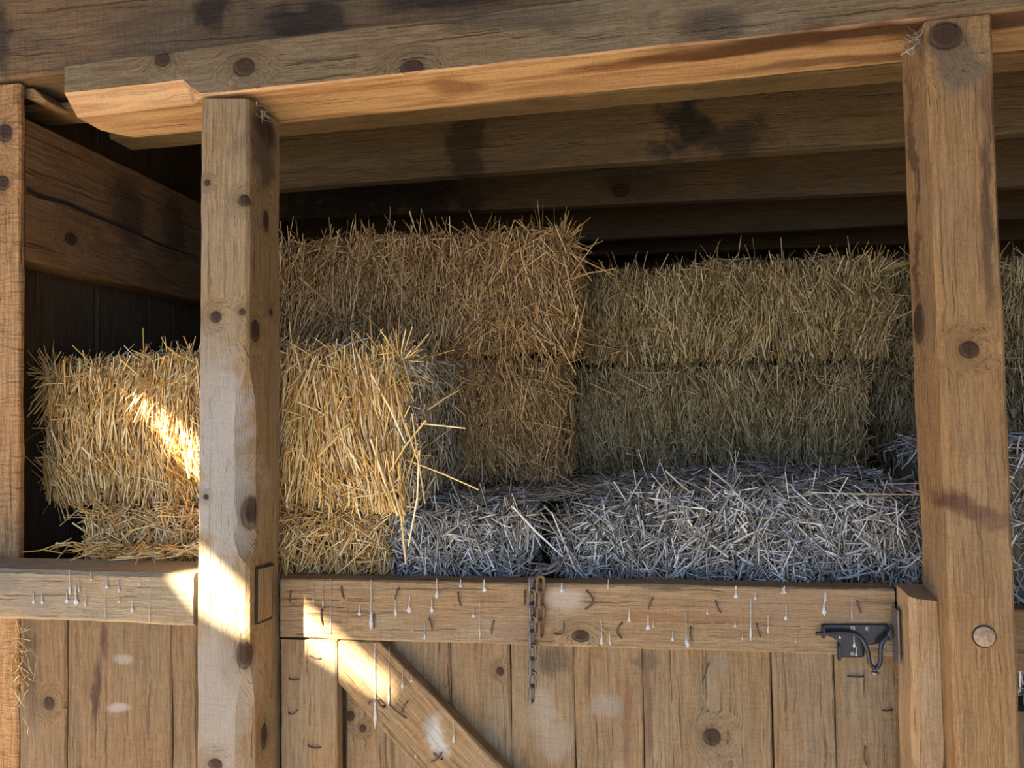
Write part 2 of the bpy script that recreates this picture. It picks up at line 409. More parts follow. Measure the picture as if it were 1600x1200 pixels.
m_j = [wood('ceiling joist wood %d' % i, check=.25, light=(.33, .235, .145), dark=(.17, .115, .07), tone=(.85, .50, .50, .40, .36)[i], grey=(.25, .21, .16), greyness=.35, blotchiness=.4, blotch=(.09, .06, .042), ring=.35, saw=.15, knots=k, stains=s)
       for i, (k, s) in enumerate([
           ((), [st(1180, 130, 1.57, 120, 12, (.12, .09, .05), .6)]),
           ([], [st(1075, 195, 1.8, 50, 50, (.02, .018, .016), .95), st(730, 230, 1.8, 40, 60, (.04, .024, .015), .8), st(1150, 215, 1.8, 60, 32, (.03, .024, .02), .85)]),
           ([kn(970, 297, 2.25, 11, 9), kn(700, 300, 2.25, 7, 7)], [st(1190, 285, 2.25, 40, 12, (.10, .065, .045), .7), st(1225, 275, 2.25, 30, 12, (.11, .085, .06), .7), st(1000, 290, 2.25, 70, 22, (.07, .045, .03), .7), st(560, 310, 2.25, 240, 60, (.02, .014, .01), .9)]),  # last entry: broad near-black area over the joist's left part
           ((), ()), ((), ())])]
jd = [  # front lower edge (two pixels), depth of face, thickness, height
    ((165, 217), (1400, 103), 1.575, .085, .17),
    ((440, 294), (1400, 221), 1.80, .042, .21),
    ((440, 342), (1400, 299), 2.25, .045, .21),
    ((850, 379), (1400, 351), 2.70, .045, .21),
    ((850, 402), (1400, 381), 3.12, .045, .21)]
jl = ['ceiling joist with pale underside directly behind the header', 'brown ceiling joist with large dark stain, second behind the header',
      'ceiling joist with oval knots, third behind the header', 'dim ceiling joist, fourth behind the header', 'darkest, farthest ceiling joist above the straw bales']
joist_z = []
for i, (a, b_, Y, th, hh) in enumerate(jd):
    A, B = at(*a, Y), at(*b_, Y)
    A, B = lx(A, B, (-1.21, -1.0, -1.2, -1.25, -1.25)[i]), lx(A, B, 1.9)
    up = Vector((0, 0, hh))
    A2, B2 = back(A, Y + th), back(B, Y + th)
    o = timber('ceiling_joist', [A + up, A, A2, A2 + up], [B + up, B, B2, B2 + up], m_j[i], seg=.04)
    tag(o, jl[i], 'joist', 'ceiling joists above the straw')
    joist_z.append(max(A.z, B.z) + hh)

# girt on the left wall, running back from the rough post
XG = at(33, 180, 1.325).x
m_g = wood('dark girt wood', (.30, .185, .105), (.165, .09, .047), greyness=.1, blotchiness=.4, blotch=(.07, .04, .025), saw=.5, ring=.6,
    knots=[(atx(112, 373, XG), (.02, .016, .012))], stains=[(atx(200, 330, XG), (.05, .08, .1), (.06, .035, .022), .8), (atx(270, 360, XG), (.05, .06, .12), (.06, .038, .026), .7)])
g0t, g0b = atx(34, 181, XG), atx(36, 401, XG)
zt, zb = g0t.z, g0b.z - .004
girt = empty('side_girt', Vector((XG - .04, 2.2, zb)))
tag(girt, 'dark heavy plank girt with a long crack, running back along the left wall', 'beam')
yb = 3.4
timber('girt_body', [Vector((XG, 1.338, zt)), Vector((XG, 1.338, zb)), Vector((XG - .085, 1.338, zb)), Vector((XG - .085, 1.338, zt))],
       [Vector((XG, yb, zt)), Vector((XG, yb, zb)), Vector((XG - .085, yb, zb)), Vector((XG - .085, yb, zt))], m_g, parent=girt)
ck = [(25, 296), (60, 306), (105, 318), (150, 338), (200, 358), (250, 382), (307, 401)]
cw = [3.2, 3.6, 3.2, 2.6, 2.2, 1.6, .6]
V = []; Fc = []
for (x, y), w in zip(ck, cw):
    for s in (-1, 1): V.append(atx(max(x, 44), y + s * w, XG + .0025))
for i in range(len(ck) - 1): Fc.append((2 * i, 2 * i + 2, 2 * i + 3, 2 * i + 1))
me = bpy.data.meshes.new('crack'); me.from_pydata(V, [], Fc)
bm = bmesh.new(); bm.from_mesh(me); r = bmesh.ops.extrude_face_region(bm, geom=list(bm.faces))
for v in r['geom']:
    if isinstance(v, bmesh.types.BMVert): v.co.x -= .006
bm.to_mesh(me); bm.free(); link('crack', me, m_hole, girt)

# plate lying on the girt, and the small wedge under it
pa, pb = at(33, 174, 1.40), at(130, 167, 1.40)
m_pl = wood('plate wood', (.42, .28, .16), (.24, .15, .085), greyness=.2)
pl_z = at(80, 171, 1.415).z
o = timber('short_plate', [Vector((-1.31, 1.415, zu - .008)), Vector((-1.31, 1.415, pl_z)), Vector((-1.31, 1.50, pl_z)), Vector((-1.31, 1.50, zu - .008))],
           [Vector((-1.0, 1.415, zu - .008)), Vector((-1.0, 1.415, pl_z)), Vector((-1.0, 1.50, pl_z)), Vector((-1.0, 1.50, zu - .008))], m_pl)
tag(o, 'short timber plate lying on the left wall girt, tucked behind the header tail', 'beam')
Yw = 1.345
o = prism('wood_wedge', [at(22, 139, Yw), at(52, 137, Yw), at(72, 156, Yw), at(66, 160, Yw), at(38, 152, Yw)], 1.345, 1.412, m_pl, (1, 0, -.4))
tag(o, 'small split wooden wedge jammed at the top of the rough left post', 'wedge')

# ------------------------------------------------------------------ sill timber and the plank partition under it
drip_mat = plain('chalky dropping', (.46, .46, .43), .9, c2=(.30, .30, .28), scale=300)
m_s = wood('pale sill wood', (.52, .43, .32), (.30, .23, .16), tone=.74, grey=(.47, .44, .38), greyness=.6, blotchiness=.2, blotch=(.2, .15, .11), ring=.25, saw=.3, bump=.7,
    stains=[st(10, 905, PY0, 40, 20, (.20, .16, .12), .7), st(55, 935, PY0, 40, 35, (.26, .2, .15), .6)])
sill = empty('sill_timber', Vector((-1.0, 1.26, .97)))
tag(sill, 'pale greyish sill timber with white drip marks, left of the pale post, straw on top', 'beam')
hslab('sill_body', [(0, 890), (266, 896), (301, 978), (0, 967)], PY0, 1.3005, m_s, x0=-1.45, x1=at(302, 940, PY0).x, parent=sill, chamfer=.005, rough=1.5)
m_pan = wood('partition plank wood', (.38, .265, .165), (.21, .135, .075), tone=.68, grey=(.33, .28, .21), greyness=.45, blotchiness=.35, blotch=(.14, .085, .05), ring=.5, saw=.3, bump=.7,
    knots=[kn(77, 1097, 1.302, 9, 10)],
    stains=[st(150, 1080, 1.302, 8, 60, (.07, .04, .025), .9), st(160, 1000, 1.302, 7, 40, (.09, .05, .03), .8), st(185, 1108, 1.302, 22, 9, (.42, .40, .35), .5), st(190, 1030, 1.302, 22, 9, (.42, .40, .35), .45), st(45, 1040, 1.302, 18, 90, (.10, .065, .04), .6)])
bl = []
xs = [30, 103, 268, 309]
for i in range(3):
    x0, x1 = at(xs[i], 1100, 1.302).x + .0012, at(xs[i + 1], 1100, 1.302).x - .0012
    bl.append(vbox('b', x0, x1, 1.302 + (.002 if i == 1 else 0), 1.322, .02, at(xs[i] + 20, 972, 1.302).z + .03, m_pan))
pan = join_meshes('plank_partition', bl, m_pan, origin=(-.85, 1.312, .02))
tag(pan, 'low partition of vertical brown planks under the pale sill timber', 'partition')

def drips(name, spots, Y, parent):
    """runs of droppings: thin raised drops with a fat lower end; (x, y0, y1, width) in pixels on a face of depth Y"""
    V = []; Fc = []
    for x, y0, y1, w in spots:
        n = 9; b0 = len(V); jit = random.uniform(-2, 2)
        for i in range(n):
            t = i / (n - 1); y = y0 + (y1 - y0) * t
            ww = w * (.22 + .12 * noise.noise(Vector((x, y * .2, 0))) + .78 * max(0, 1 - abs(t - .85) / .2)) * (.15 if i == n - 1 else 1) * (.5 if i == 0 else 1)
            xx = x + jit * noise.noise(Vector((x * .3, y * .05, 3)))
            for k, (s, dep) in enumerate(((-1, 0.0), (-.5, .0011), (.5, .0011), (1, 0.0))):
                p = at(xx + s * ww * .5, y, Y); V.append((p.x, Y - .0006 - dep, p.z))
        for i in range(n - 1):
            for k in range(3):
                a = b0 + i * 4 + k; Fc.append((a, a + 4, a + 5, a + 1))
    me = bpy.data.meshes.new(name); me.from_pydata(V, [], Fc); finish(me, 60)
    o = link(name, me, drip_mat, parent); o['kind'] = 'stuff'; return o
drips('droppings', [(53, 925, 944, 6), (66, 928, 944, 6), (105, 925, 942, 7), (119, 915, 946, 9), (109, 890, 930, 5), (134, 930, 948, 4), (186, 905, 925, 5), (167, 900, 920, 6), (207, 935, 957, 6), (186, 930, 942, 4), (143, 893, 908, 4), (235, 900, 975, 2), (165, 900, 970, 1.6), (124, 905, 925, 3), (218, 905, 915, 3)], PY0 - .001, sill)

# ------------------------------------------------------------------ the gate
GY, GB, GE = 1.302, 1.334, 1.347
gate = empty('stall_gate', Vector((-.08, GY + .02, .12)))
tag(gate, 'low wooden plank gate with nailed top rail, diagonal brace and black latch', 'gate')
m_rail = wood('gate rail wood', (.45, .325, .215), (.26, .17, .10), tone=.80, grey=(.40, .35, .28), greyness=.55, blotchiness=.25, blotch=(.22, .12, .06), ring=.5, saw=.4, bump=.7,
    knots=[kn(908, 994, GY, 12, 8)], stains=[st(1010, 965, GY, 60, 12, (.27, .14, .065), .8), st(1090, 965, GY, 60, 8, (.25, .13, .06), .7), st(810, 985, GY, 32, 18, (.24, .15, .095), .7), st(1240, 950, GY, 120, 30, (.30, .19, .11), .5), st(880, 940, GY, 40, 20, (.48, .42, .34), .6)])
hslab('rail', [(438, 904), (1398, 921), (1398, 1027), (438, 996)], GY, GE - .001, m_rail, parent=gate, chamfer=.003)
# the planks stop under the rail's back, so it stays one full-thickness rail
m_gp = wood('gate plank wood', (.40, .285, .18), (.235, .15, .085), tone=.80, grey=(.38, .33, .26), greyness=.55, blotchiness=.3, blotch=(.17, .105, .06), ring=.6, saw=.35, bump=.8,
    knots=[kn(1113, 1151, GB, 12, 12), kn(548, 1118, GB, 6, 7), kn(568, 1137, GB, 5, 5), kn(782, 1048, GB, 5, 6)],
    stains=[st(945, 1103, GB, 26, 20, (.36, .33, .27), .4), st(1010, 1030, GB, 24, 20, (.13, .09, .06), .75), st(1012, 1110, GB, 8, 80, (.16, .09, .05), .8), st(860, 1030, GB, 30, 22, (.10, .075, .05), .7), st(980, 1120, GB, 7, 80, (.19, .10, .05), .7), st(1125, 1035, GB, 14, 14, (.22, .18, .14), .6), st(845, 1110, GB, 30, 40, (.36, .33, .27), .4), st(870, 1160, GB, 26, 30, (.36, .33, .27), .4)])
bl = []
xs = [541, 613, 705, 799, 898, 1006, 1208, 1306, 1425]
for i in range(len(xs) - 1):
    x0, x1 = at(xs[i], 1100, GB).x, at(xs[i + 1], 1100, GB).x
    gp = [.0008, .0010, .0008, .0009, .0008, .0004, .0028, .0010, 0][i + 1]; gl = .0002
    zt_ = at(xs[i], 996 + (xs[i] - 438) * .0326, GY).z + .004
    bl.append(vbox('b', x0 + gl, x1 - gp, GB + random.uniform(-.001, .001), GE + .004, .12, zt_, m_gp))
join_meshes('plank_panel', bl, m_gp, gate)
m_st = wood('gate stile wood', (.40, .285, .18), (.24, .155, .09), tone=.80, grey=(.36, .32, .26), greyness=.5, blotchiness=.3, blotch=(.16, .1, .06), bump=.6)
vslab('stile', [(438, 999), (526, 1002), (526, 1190), (438, 1190)], GY + .001, GB, m_st, z0=.12, parent=gate)
m_br = wood('gate brace wood', (.42, .295, .18), (.25, .155, .085), tone=.80, grey=(.36, .32, .25), greyness=.45, blotchiness=.25, ring=.6, saw=.6, bump=.7,
    stains=[st(685, 1150, GY, 22, 30, (.50, .50, .46), .7), st(670, 1135, GY, 14, 16, (.30, .29, .26), .7)])
prism('brace', [at(*q, GY + .001) for q in ((528, 1002), (593, 1003), (786, 1200), (1176, 1600), (1031, 1600), (650, 1197), (528, 1067))], GY + .001, GB - .001, m_br, (1, 0, -1.03), gate)
m_bt = wood('gate batten wood', (.30, .20, .12), (.18, .11, .065))
nail_m = plain('rusty nail iron', (.055, .042, .036), .6, .5, c2=(.12, .065, .04), scale=400)
def nail(px0, px1, Y, bend=0.0, lift=.003, rad=.0014):
    a, b = at(*px0, Y), at(*px1, Y); d = b - a; pr = Vector((d.z, 0, -d.x)) * bend
    pts = [a + Vector((0, .006, 0)), a + Vector((0, -lift * .5, 0)) , a.lerp(b, .3) + pr * .8 + Vector((0, -lift, 0)), a.lerp(b, .65) + pr + Vector((0, -lift * .9, 0)), b + Vector((0, -lift * .2, 0)), b + Vector((0, .003, 0))]
    return link('nail', tube_mesh('nail', [(spline(pts, 4), [rad] * 17 + [rad * .8] * 4)], 6), nail_m, gate)
for (x, y, h, tx, bd) in [(536, 926, 9, -2, .1), (621, 928, 9, 3, .15), (718, 936, 10, -2, .05), (820, 934, 10, 0, 0), (504, 964, 12, -1, .1), (585, 970, 10, 0, .05), (673, 975, 9, -2, -.1), (770, 980, 10, 2, .12),
                        (454, 932, 9, 1, .0), (1017, 943, 9, 3, .12), (1122, 948, 9, -4, .12), (1080, 991, 11, -1, .1), (1185, 985, 10, -3, .1), (1342, 948, 9, -3, .12)]:
    nail((x + tx, y - h), (x - tx, y + h), GY, bd * .55)
for a, b, Y, bd in [((917, 923), (915, 952), GY, -.35), ((972, 973), (971, 997), GY, .3), ((881, 975), (866, 990), GY, -.35), ((484, 1025), (501, 1029), GY, .05), ((452, 1060), (467, 1061), GY, .05), ((452, 1114), (464, 1110), GY, .2), ((482, 1165), (501, 1168), GY, .05),
                    ((1325, 1056), (1349, 1057), GB, 0), ((1380, 1110), (1394, 1109), GB, 0), ((1351, 1167), (1354, 1196), GB, .1), ((608, 1100), (634, 1122), GY, 0), ((637, 1096), (629, 1112), GY, .1), ((675, 1190), (690, 1176), GY, .1), ((691, 1186), (678, 1177), GY, 0)]:
    nail(a, b, Y, bd)
nail((600, 1103), (577, 1099), GY, .45, lift=.012, rad=.0022)
drips('droppings', [(490, 905, 945, 3), (505, 905, 950, 3), (517, 903, 992, 3), (580, 905, 985, 7), (586, 1005, 1140, 6), (608, 1010, 1105, 4), (618, 920, 965, 5), (640, 930, 958, 9), (663, 985, 1000, 4), (664, 970, 1000, 3), (683, 903, 935, 7), (675, 935, 957, 8), (750, 930, 1000, 2), (757, 905, 925, 9), (740, 948, 965, 6), (629, 1045, 1077, 5), (643, 1055, 1066, 6), (709, 1125, 1162, 5), (650, 1178, 1184, 5),
                    (720, 905, 918, 7), (983, 950, 972, 7), (1013, 960, 985, 9), (940, 965, 1010, 6), (953, 990, 1008, 5), (1072, 955, 1012, 4), (1023, 1000, 1000.1, 5), (1051, 985, 1002, 6), (1075, 985, 1012, 7), (1105, 950, 960, 6), (1149, 970, 980, 7), (1173, 935, 1002, 5), (1200, 960, 990, 4), (1150, 915, 935, 9), (1225, 915, 928, 9), (1229, 945, 970, 6), (1288, 925, 962, 9), (1223, 918, 928, 9), (1331, 930, 970, 3), (1290, 925, 940, 5), (1243, 995, 1005, 2), (1160, 990, 1000, 4), (1021, 970, 980, 5), (878, 910, 925, 10), (562, 945, 962, 8), (950, 905, 920, 4), (1180, 925, 937, 5)], GY - .0008, gate)

o = hslab('side_partition', [(1580, 952), (1800, 958), (1800, 1060), (1580, 1050)], 1.305, 1.335, m_bt, x1=1.3)
tag(o, 'dim horizontal partition board right of the brown post', 'partition')
o2 = vbox('side_partition_leg', 1.25, 1.29, 1.3355, 1.36, 0, 1.2, m_bt, parent=None); o2.name = 'leg'; o2.parent = o; o2.matrix_parent_inverse = Matrix.Translation(o.location).inverted()
# latch on the gate
black = plain('black latch paint', (.012, .014, .02), .32, .25, c2=(.022, .024, .03), scale=200, bump=.1)
steel = plain('worn screw steel', (.20, .19, .18), .45, .7, c2=(.10, .07, .05), scale=500)
latch = prism('latch', [at(*q, GY) for q in ((1283, 974), (1386, 974), (1386, 992), (1374, 1004), (1352, 1008), (1349, 1026), (1309, 1026), (1308, 1000), (1296, 993), (1283, 990))], GY - .0035, GY - .0005, black, (1, 0, 0), gate)
latch['label'] = 'black latch'
def sub(name, me, mat): return link(name, me, mat, latch)
LP = Vector((0, 0, 0))
def lp(x, y, d): p = at(x, y, GY); return Vector((p.x, GY - d, p.z))
latch_parent = latch
sub('lever', tube_mesh('lever', [(spline([lp(1272, 987, .011), lp(1286, 986, .012), lp(1310, 985, .012), lp(1331, 987, .012), lp(1344, 996, .013), lp(1351, 1012, .014), lp(1354, 1030, .015), lp(1362, 1039, .015), lp(1370, 1030, .015), lp(1371, 1010, .014), lp(1375, 997, .013), lp(1383, 990, .012), lp(1386, 984, .012)], 6), .0036)], 10), black)
def ear(q, t=.003):
    bm = bmesh.new()
    vs = [bm.verts.new(v) for v in q]; f = bm.faces.new(vs)
    r = bmesh.ops.extrude_face_region(bm, geom=[f])
    for v in r['geom']:
        if isinstance(v, bmesh.types.BMVert): v.co.x += t
    bmesh.ops.recalc_face_normals(bm, faces=bm.faces); bmesh.ops.bevel(bm, geom=list(bm.edges), offset=.0008, segments=1, affect='EDGES')
    me = bpy.data.meshes.new('ear'); bm.to_mesh(me); bm.free(); return me
for x, y0, y1 in ((1282, 974, 994), (1307, 1003, 1029), (1384, 976, 997)):
    sub('ear', ear([lp(x, y0, .002), lp(x, y0 + 2, .016), lp(x, y1 - 5, .018), lp(x, y1, .014), lp(x, y1, .002)]), black)
sub('lever_knob', tube_mesh('lever_knob', [([lp(1362, 1040, .015), lp(1362, 1044, .015)], .0028), ([lp(1362, 1043, .015), lp(1362, 1044.5, .015), lp(1362, 1048, .015), lp(1362, 1049, .015)], [.004, .0062, .0062, .004])], 12), steel)
for x, y in ((1354, 981), (1331, 1020), (1331, 980)):
    sub('screw', tube_mesh('screw', [([lp(x, y, .002), lp(x, y, .0045), lp(x, y, .0052)], [.0046, .0044, .003])], 12), steel)
drips2 = drips('droppings', [(1312, 987, 998, 4), (1335, 978, 984, 6), (1334, 990, 1012, 6), (1338, 1010, 1025, 4)], GY - .0038, gate)

# stop post in front of the gate, nailed to the brown post
m_stop = wood('stop post wood', (.43, .29, .17), (.27, .165, .09), grey=(.40, .33, .25), greyness=.4, blotchiness=.3, ring=.3, saw=.3, bump=.7)
ta, tb, tc, td = at(1422, 935, 1.236), at(1472, 941, 1.236), at(1480, 1200, 1.236), at(1428, 1200, 1.236)
bz, bz2 = at(1390, 912, GY - .003), at(1437, 912, GY - .003)
e_a, e_b = ext(ta, td, 0), ext(tb, tc, 0)
YB = GY - .002
stop = empty('gate_stop', Vector((.44, 1.268, 0)))
tag(stop, 'short upright stop timber nailed to the brown post at the latch end of the gate', 'post')
timber('stop_body', [e_a, e_b, back(e_b, YB), back(e_a, YB)], [ta, tb, Vector((tb.x, YB, bz2.z)), Vector((ta.x, YB, bz.z))], m_stop, parent=stop, chamfer=.005, seg=.015,
       wane={0: lambda u: .004})
XS = at(1422, 1000, 1.236).x
sp = [Vector((XS - .0018, 1.28, 0))]
bm = bmesh.new(); zt2, zb2 = at(1395, 948, 1.29).z, at(1397, 1031, 1.29).z
bmesh.ops.create_cube(bm, size=1)
for v in bm.verts: v.co = Vector((XS - .0035 + v.co.x * .003, 1.2835 + v.co.y * .026, (zt2 + zb2) / 2 + v.co.z * (zt2 - zb2)))
bmesh.ops.bevel(bm, geom=list(bm.edges), offset=.001, segments=1, affect='EDGES')
me = bpy.data.meshes.new('strike_plate'); bm.to_mesh(me); bm.free()
o = link('strike_plate', me, plain('worn strike iron', (.10, .095, .09), .55, .6, c2=(.2, .17, .14), scale=200), stop); o['label'] = 'dark iron strike plate'

# ------------------------------------------------------------------ chain over the rail
chain_m = plain('dull chain iron', (.17, .155, .145), .5, .75, c2=(.085, .065, .055), scale=500, bump=.3)
rust_m = plain('rusty chain iron', (.22, .13, .06), .75, .4, c2=(.09, .06, .04), scale=400, bump=.3)
ct = at(832, 900, GY)
chain = empty('chain', Vector((ct.x, 1.31, ct.z)))
tag(chain, 'rusty iron chain hanging over the top rail of the gate', 'chain')
def chain_link(c, axis, wdir, L=.036, W=.0185, r=.003, mat=None):
    axis = Vector(axis).normalized(); wdir = (Vector(wdir) - axis * Vector(wdir).dot(axis)).normalized()
    n = 24; pts = []
    for i in range(n + 1):
        a = 2 * math.pi * i / n; hl = (L - W) / 2; ca, sa = math.cos(a), math.sin(a)
        pts.append(Vector(c) + axis * (hl * (1 if sa > 0 else -1) * min(1, abs(sa) * 3) + (W / 2 - r) * sa) + wdir * (W / 2 - r) * ca)
    return link('link', tube_mesh('link', [(pts, r)], 7), mat or chain_m, chain)
N = 9
for i in range(N):
    y = 911 + i * (1081 - 911) / (N - 1); x = 831 + (1 if i % 2 else -.5) + (i / N) * 1.5
    p = at(x, y, GY); p.y = GY - .0085
    a = .35 if i % 2 else 1.25
    chain_link(p, (random.uniform(-.06, .06), 0, 1), (math.cos(a), math.sin(a), 0))
for i in range(4):
    y = 912 + i * 23; p = at(845 + (i % 2), y, GY); p.y = GY - .006
    a = 1.2 if i % 2 else .3
    chain_link(p, (.05, 0, 1), (math.cos(a), math.sin(a), 0), mat=rust_m)
zr = at(850, 903, GE).z
for i, (x, y, dx, dz) in enumerate([(837, 896, .55, .75), (848, 890, .9, .1), (858, 889, 1, .35), (866, 883, .8, .6)]):
    p = at(x, y, 1.32); chain_link(p, (dx, .2, dz), (0, 1, -.4) if i % 2 else (.2, .5, .8))

# ------------------------------------------------------------------ straw
straw_gold = straw_mat('golden straw', [(.34, .18, .05), (.56, .32, .09), (.70, .46, .155), (.80, .56, .22), (.92, .76, .44), (.56, .34, .10)])
straw_amber = straw_mat('amber straw', [(.10, .052, .018), (.23, .125, .04), (.34, .20, .07), (.44, .27, .10), (.60, .42, .20), (.27, .15, .05)])
straw_brown = straw_mat('olive brown straw', [(.09, .056, .02), (.22, .145, .05), (.33, .23, .085), (.42, .30, .12), (.60, .475, .26), (.27, .18, .065)])
straw_grey = straw_mat('dusty straw', [(.07, .058, .04), (.19, .165, .12), (.34, .31, .25), (.50, .47, .41), (.74, .71, .65), (.20, .17, .12), (.34, .30, .23)], spec=.6)
straw_dust_skylit = straw_mat('faded straw', [(.14, .10, .05), (.30, .23, .12), (.42, .34, .20), (.52, .44, .29), (.68, .60, .44), (.34, .26, .14)])  # dusty loose straw; on the golden bale its grey stands in for skylight
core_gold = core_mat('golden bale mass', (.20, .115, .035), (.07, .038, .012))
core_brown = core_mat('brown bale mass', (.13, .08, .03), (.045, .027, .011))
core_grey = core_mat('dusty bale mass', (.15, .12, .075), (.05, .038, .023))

def stalks(P, D, L, R, bend, rng):
    """three-sided bent stalks at centres P along D; returns verts, faces (numpy)"""
    n = len(P); D = D / np.linalg.norm(D, axis=1, keepdims=True)
    rv = rng.normal(size=(n, 3)); A = np.cross(D, rv); A /= np.linalg.norm(A, axis=1, keepdims=True); B = np.cross(D, A)
    mid = A * (bend * L * rng.normal(size=n))[:, None]
    V = np.empty((n, 3, 3, 3))
    for i, t in enumerate((-.5, 0, .5)):
        c = P + D * (L * t)[:, None] + (mid if i == 1 else 0)
        for k in range(3):
            a = 2 * math.pi * k / 3
            rr = R * (1.0 if i < 2 else .75)
            V[:, i, k] = c + (A * math.cos(a) + B * math.sin(a) * .7) * rr[:, None]
    base = (np.arange(n) * 9)[:, None]
    q = []
    for i in range(2):
        for k in range(3):
            q.append([i * 3 + k, i * 3 + (k + 1) % 3, i * 3 + 3 + (k + 1) % 3, i * 3 + 3 + k])
    Fq = (base[:, :, None] + np.array(q)[None]).reshape(-1, 4)
    return V.reshape(-1, 3), Fq
def np_mesh(name, parts):
    """parts: list of (verts, quads, material index)"""
    V = np.concatenate([p[0] for p in parts]); off = 0; Q = []; M = []
    for v, q, mi in parts:
        Q.append(q + off); M.append(np.full(len(q), mi)); off += len(v)
    Q = np.concatenate(Q); M = np.concatenate(M)
    me = bpy.data.meshes.new(name)
    me.vertices.add(len(V)); me.vertices.foreach_set('co', V.astype(np.float32).ravel())
    me.loops.add(len(Q) * 4); me.loops.foreach_set('vertex_index', Q.astype(np.int32).ravel())
    me.polygons.add(len(Q)); me.polygons.foreach_set('loop_start', np.arange(len(Q), dtype=np.int32) * 4)
    me.polygons.foreach_set('material_index', M.astype(np.int32)); me.polygons.foreach_set('use_smooth', np.ones(len(Q), dtype=bool))
    me.update(calc_edges=True); me.validate(); return me
def wob(P, s):
    return (np.sin(P[:, 0] * 23 + s) * np.sin(P[:, 2] * 27 + s * 2.1) + .7 * np.sin(P[:, 0] * 51 + P[:, 2] * 37 + s * 3) * np.sin(P[:, 1] * 44 + s) + .6 * np.sin(P[:, 0] * 11 + s * 1.7 + P[:, 1] * 9))
def bale(lo, hi, label, mats, faces, seed_, r=.035, lump=.008, rotz=0, strays=160, group='straw bales', rad=.0021, slump=0.0, extra=None, dusty_skylit=()):
    """faces: {axis: (count, mean angle, spread, share of wild stalks, (shortest, longest))}, axis one of -y +x -x +z -z"""
    rng = np.random.default_rng(seed_)
    lo, hi = np.array(lo, float), np.array(hi, float); c = (lo + hi) / 2; h = (hi - lo) / 2
    def surf(Pb, inset=0.0):
        hh = h - inset; P = Pb * hh
        inner = np.clip(P, -(hh - r), hh - r); d = P - inner; nn = np.linalg.norm(d, axis=1, keepdims=True) + 1e-9
        N = d / nn; Q = inner + N * r
        Q = Q + N * (lump * wob(Q, seed_))[:, None]
        if slump: Q[:, 2] -= slump * np.clip(np.abs(Q[:, 0] - .06 * h[0]) / h[0], 0, 1.2) ** 2.2 * (Q[:, 2] + h[2]) / (2 * h[2]) * (1.25 - .5 * np.sign(Q[:, 0]))
        return Q, N
    AX = {'-y': (1, -1), '+y': (1, 1), '+x': (0, 1), '-x': (0, -1), '+z': (2, 1), '-z': (2, -1)}
    parts = []
    nu, nv = 40, 20
    for key, (ax, sg) in AX.items():
        u, v = np.meshgrid(np.linspace(-1, 1, nu), np.linspace(-1, 1, nv), indexing='ij')
        Pb = np.zeros((nu * nv, 3)); o1, o2 = [k for k in range(3) if k != ax]
        Pb[:, ax] = sg; Pb[:, o1] = u.ravel(); Pb[:, o2] = v.ravel()
        Q, _ = surf(Pb, .012)
        idx = np.arange(nu * nv).reshape(nu, nv)
        qd = np.stack([idx[:-1, :-1], idx[1:, :-1], idx[1:, 1:], idx[:-1, 1:]], -1).reshape(-1, 4)
        flip = (sg > 0) == (ax == 1)
        parts.append((Q + c, qd[:, ::-1] if flip else qd, 0))
    for key, (n, ang, spread, wild, (l0, l1)) in faces.items():
        ax, sg = AX[key]; o1, o2 = [k for k in range(3) if k != ax]
        Pb = np.zeros((n, 3)); Pb[:, ax] = sg; Pb[:, o1] = rng.uniform(-1, 1, n); Pb[:, o2] = rng.uniform(-1, 1, n)
        Q, N = surf(Pb)
        th = np.radians(ang + rng.normal(size=n) * spread + 9 * np.sin(Q[:, 0] * 17 + seed_) )
        w = rng.random(n) < wild; th[w] = rng.uniform(0, math.pi, w.sum())
        e1 = np.zeros(3); e2 = np.zeros(3)
        if ax == 2: e1[0] = 1; e2[1] = 1
        else: e1[2] = 1; e2[1 if ax == 0 else 0] = 1
        D = np.cos(th)[:, None] * e1 + np.sin(th)[:, None] * e2
        D = D - N * np.sum(D * N, 1, keepdims=True); D /= np.linalg.norm(D, axis=1, keepdims=True) + 1e-6
        D = D + N * (rng.normal(size=n) * np.where(w, .28, .10))[:, None]
        L = rng.uniform(l0, l1, n) * np.where(w, .8, 1.0)
        if ax != 2:                                     # stalks mostly end at the bale's own edge, so the stack keeps its seams
            half = L * np.abs(D[:, 2]) / 2; lim = h[2] - half + rng.normal(size=n) * .006 - .004
            free = rng.random(n) < .10
            Q[:, 2] = np.where(free, Q[:, 2], np.clip(Q[:, 2], -lim, lim + .006))
        P = Q + N * (.014 - .036 * rng.random(n) ** 1.2)[:, None] + c
        V, Fq = stalks(P, D, L, rad * rng.uniform(.5, 1.3, n), .035, rng)
        parts.append((V, Fq, 2 if key in dusty_skylit else 1))
    if strays:
        n = strays; Pb = rng.uniform(-1, 1, (n, 3)); Pb[:, 1] = np.where(rng.random(n) < .6, -1, Pb[:, 1]); Pb[:, 2] = np.where(rng.random(n) < .7, 1, Pb[:, 2])
        m = rng.random(n) < .3; Pb[m, 0] = np.sign(Pb[m, 0] + 1e-6)
        Q, N = surf(Pb)
        D = N + rng.normal(size=(n, 3)) * .75
        L = rng.uniform(.03, .10, n)
        V, Fq = stalks(Q + c + (D / np.linalg.norm(D, axis=1, keepdims=True)) * (L * .35)[:, None], D, L, rad * rng.uniform(.5, 1.0, n), .05, rng)
        parts.append((V, Fq, 1))
    if extra is not None:
        P, D, L = extra
        V, Fq = stalks(np.array(P, float), np.array(D, float), np.array(L, float), np.full(len(L), rad * 1.15), .03, rng); parts.append((V, Fq, 1))
    me = np_mesh('straw_bale', parts)
    base = (c[0], c[1], lo[2])
    o = link('straw_bale', me, list(mats), None, base)
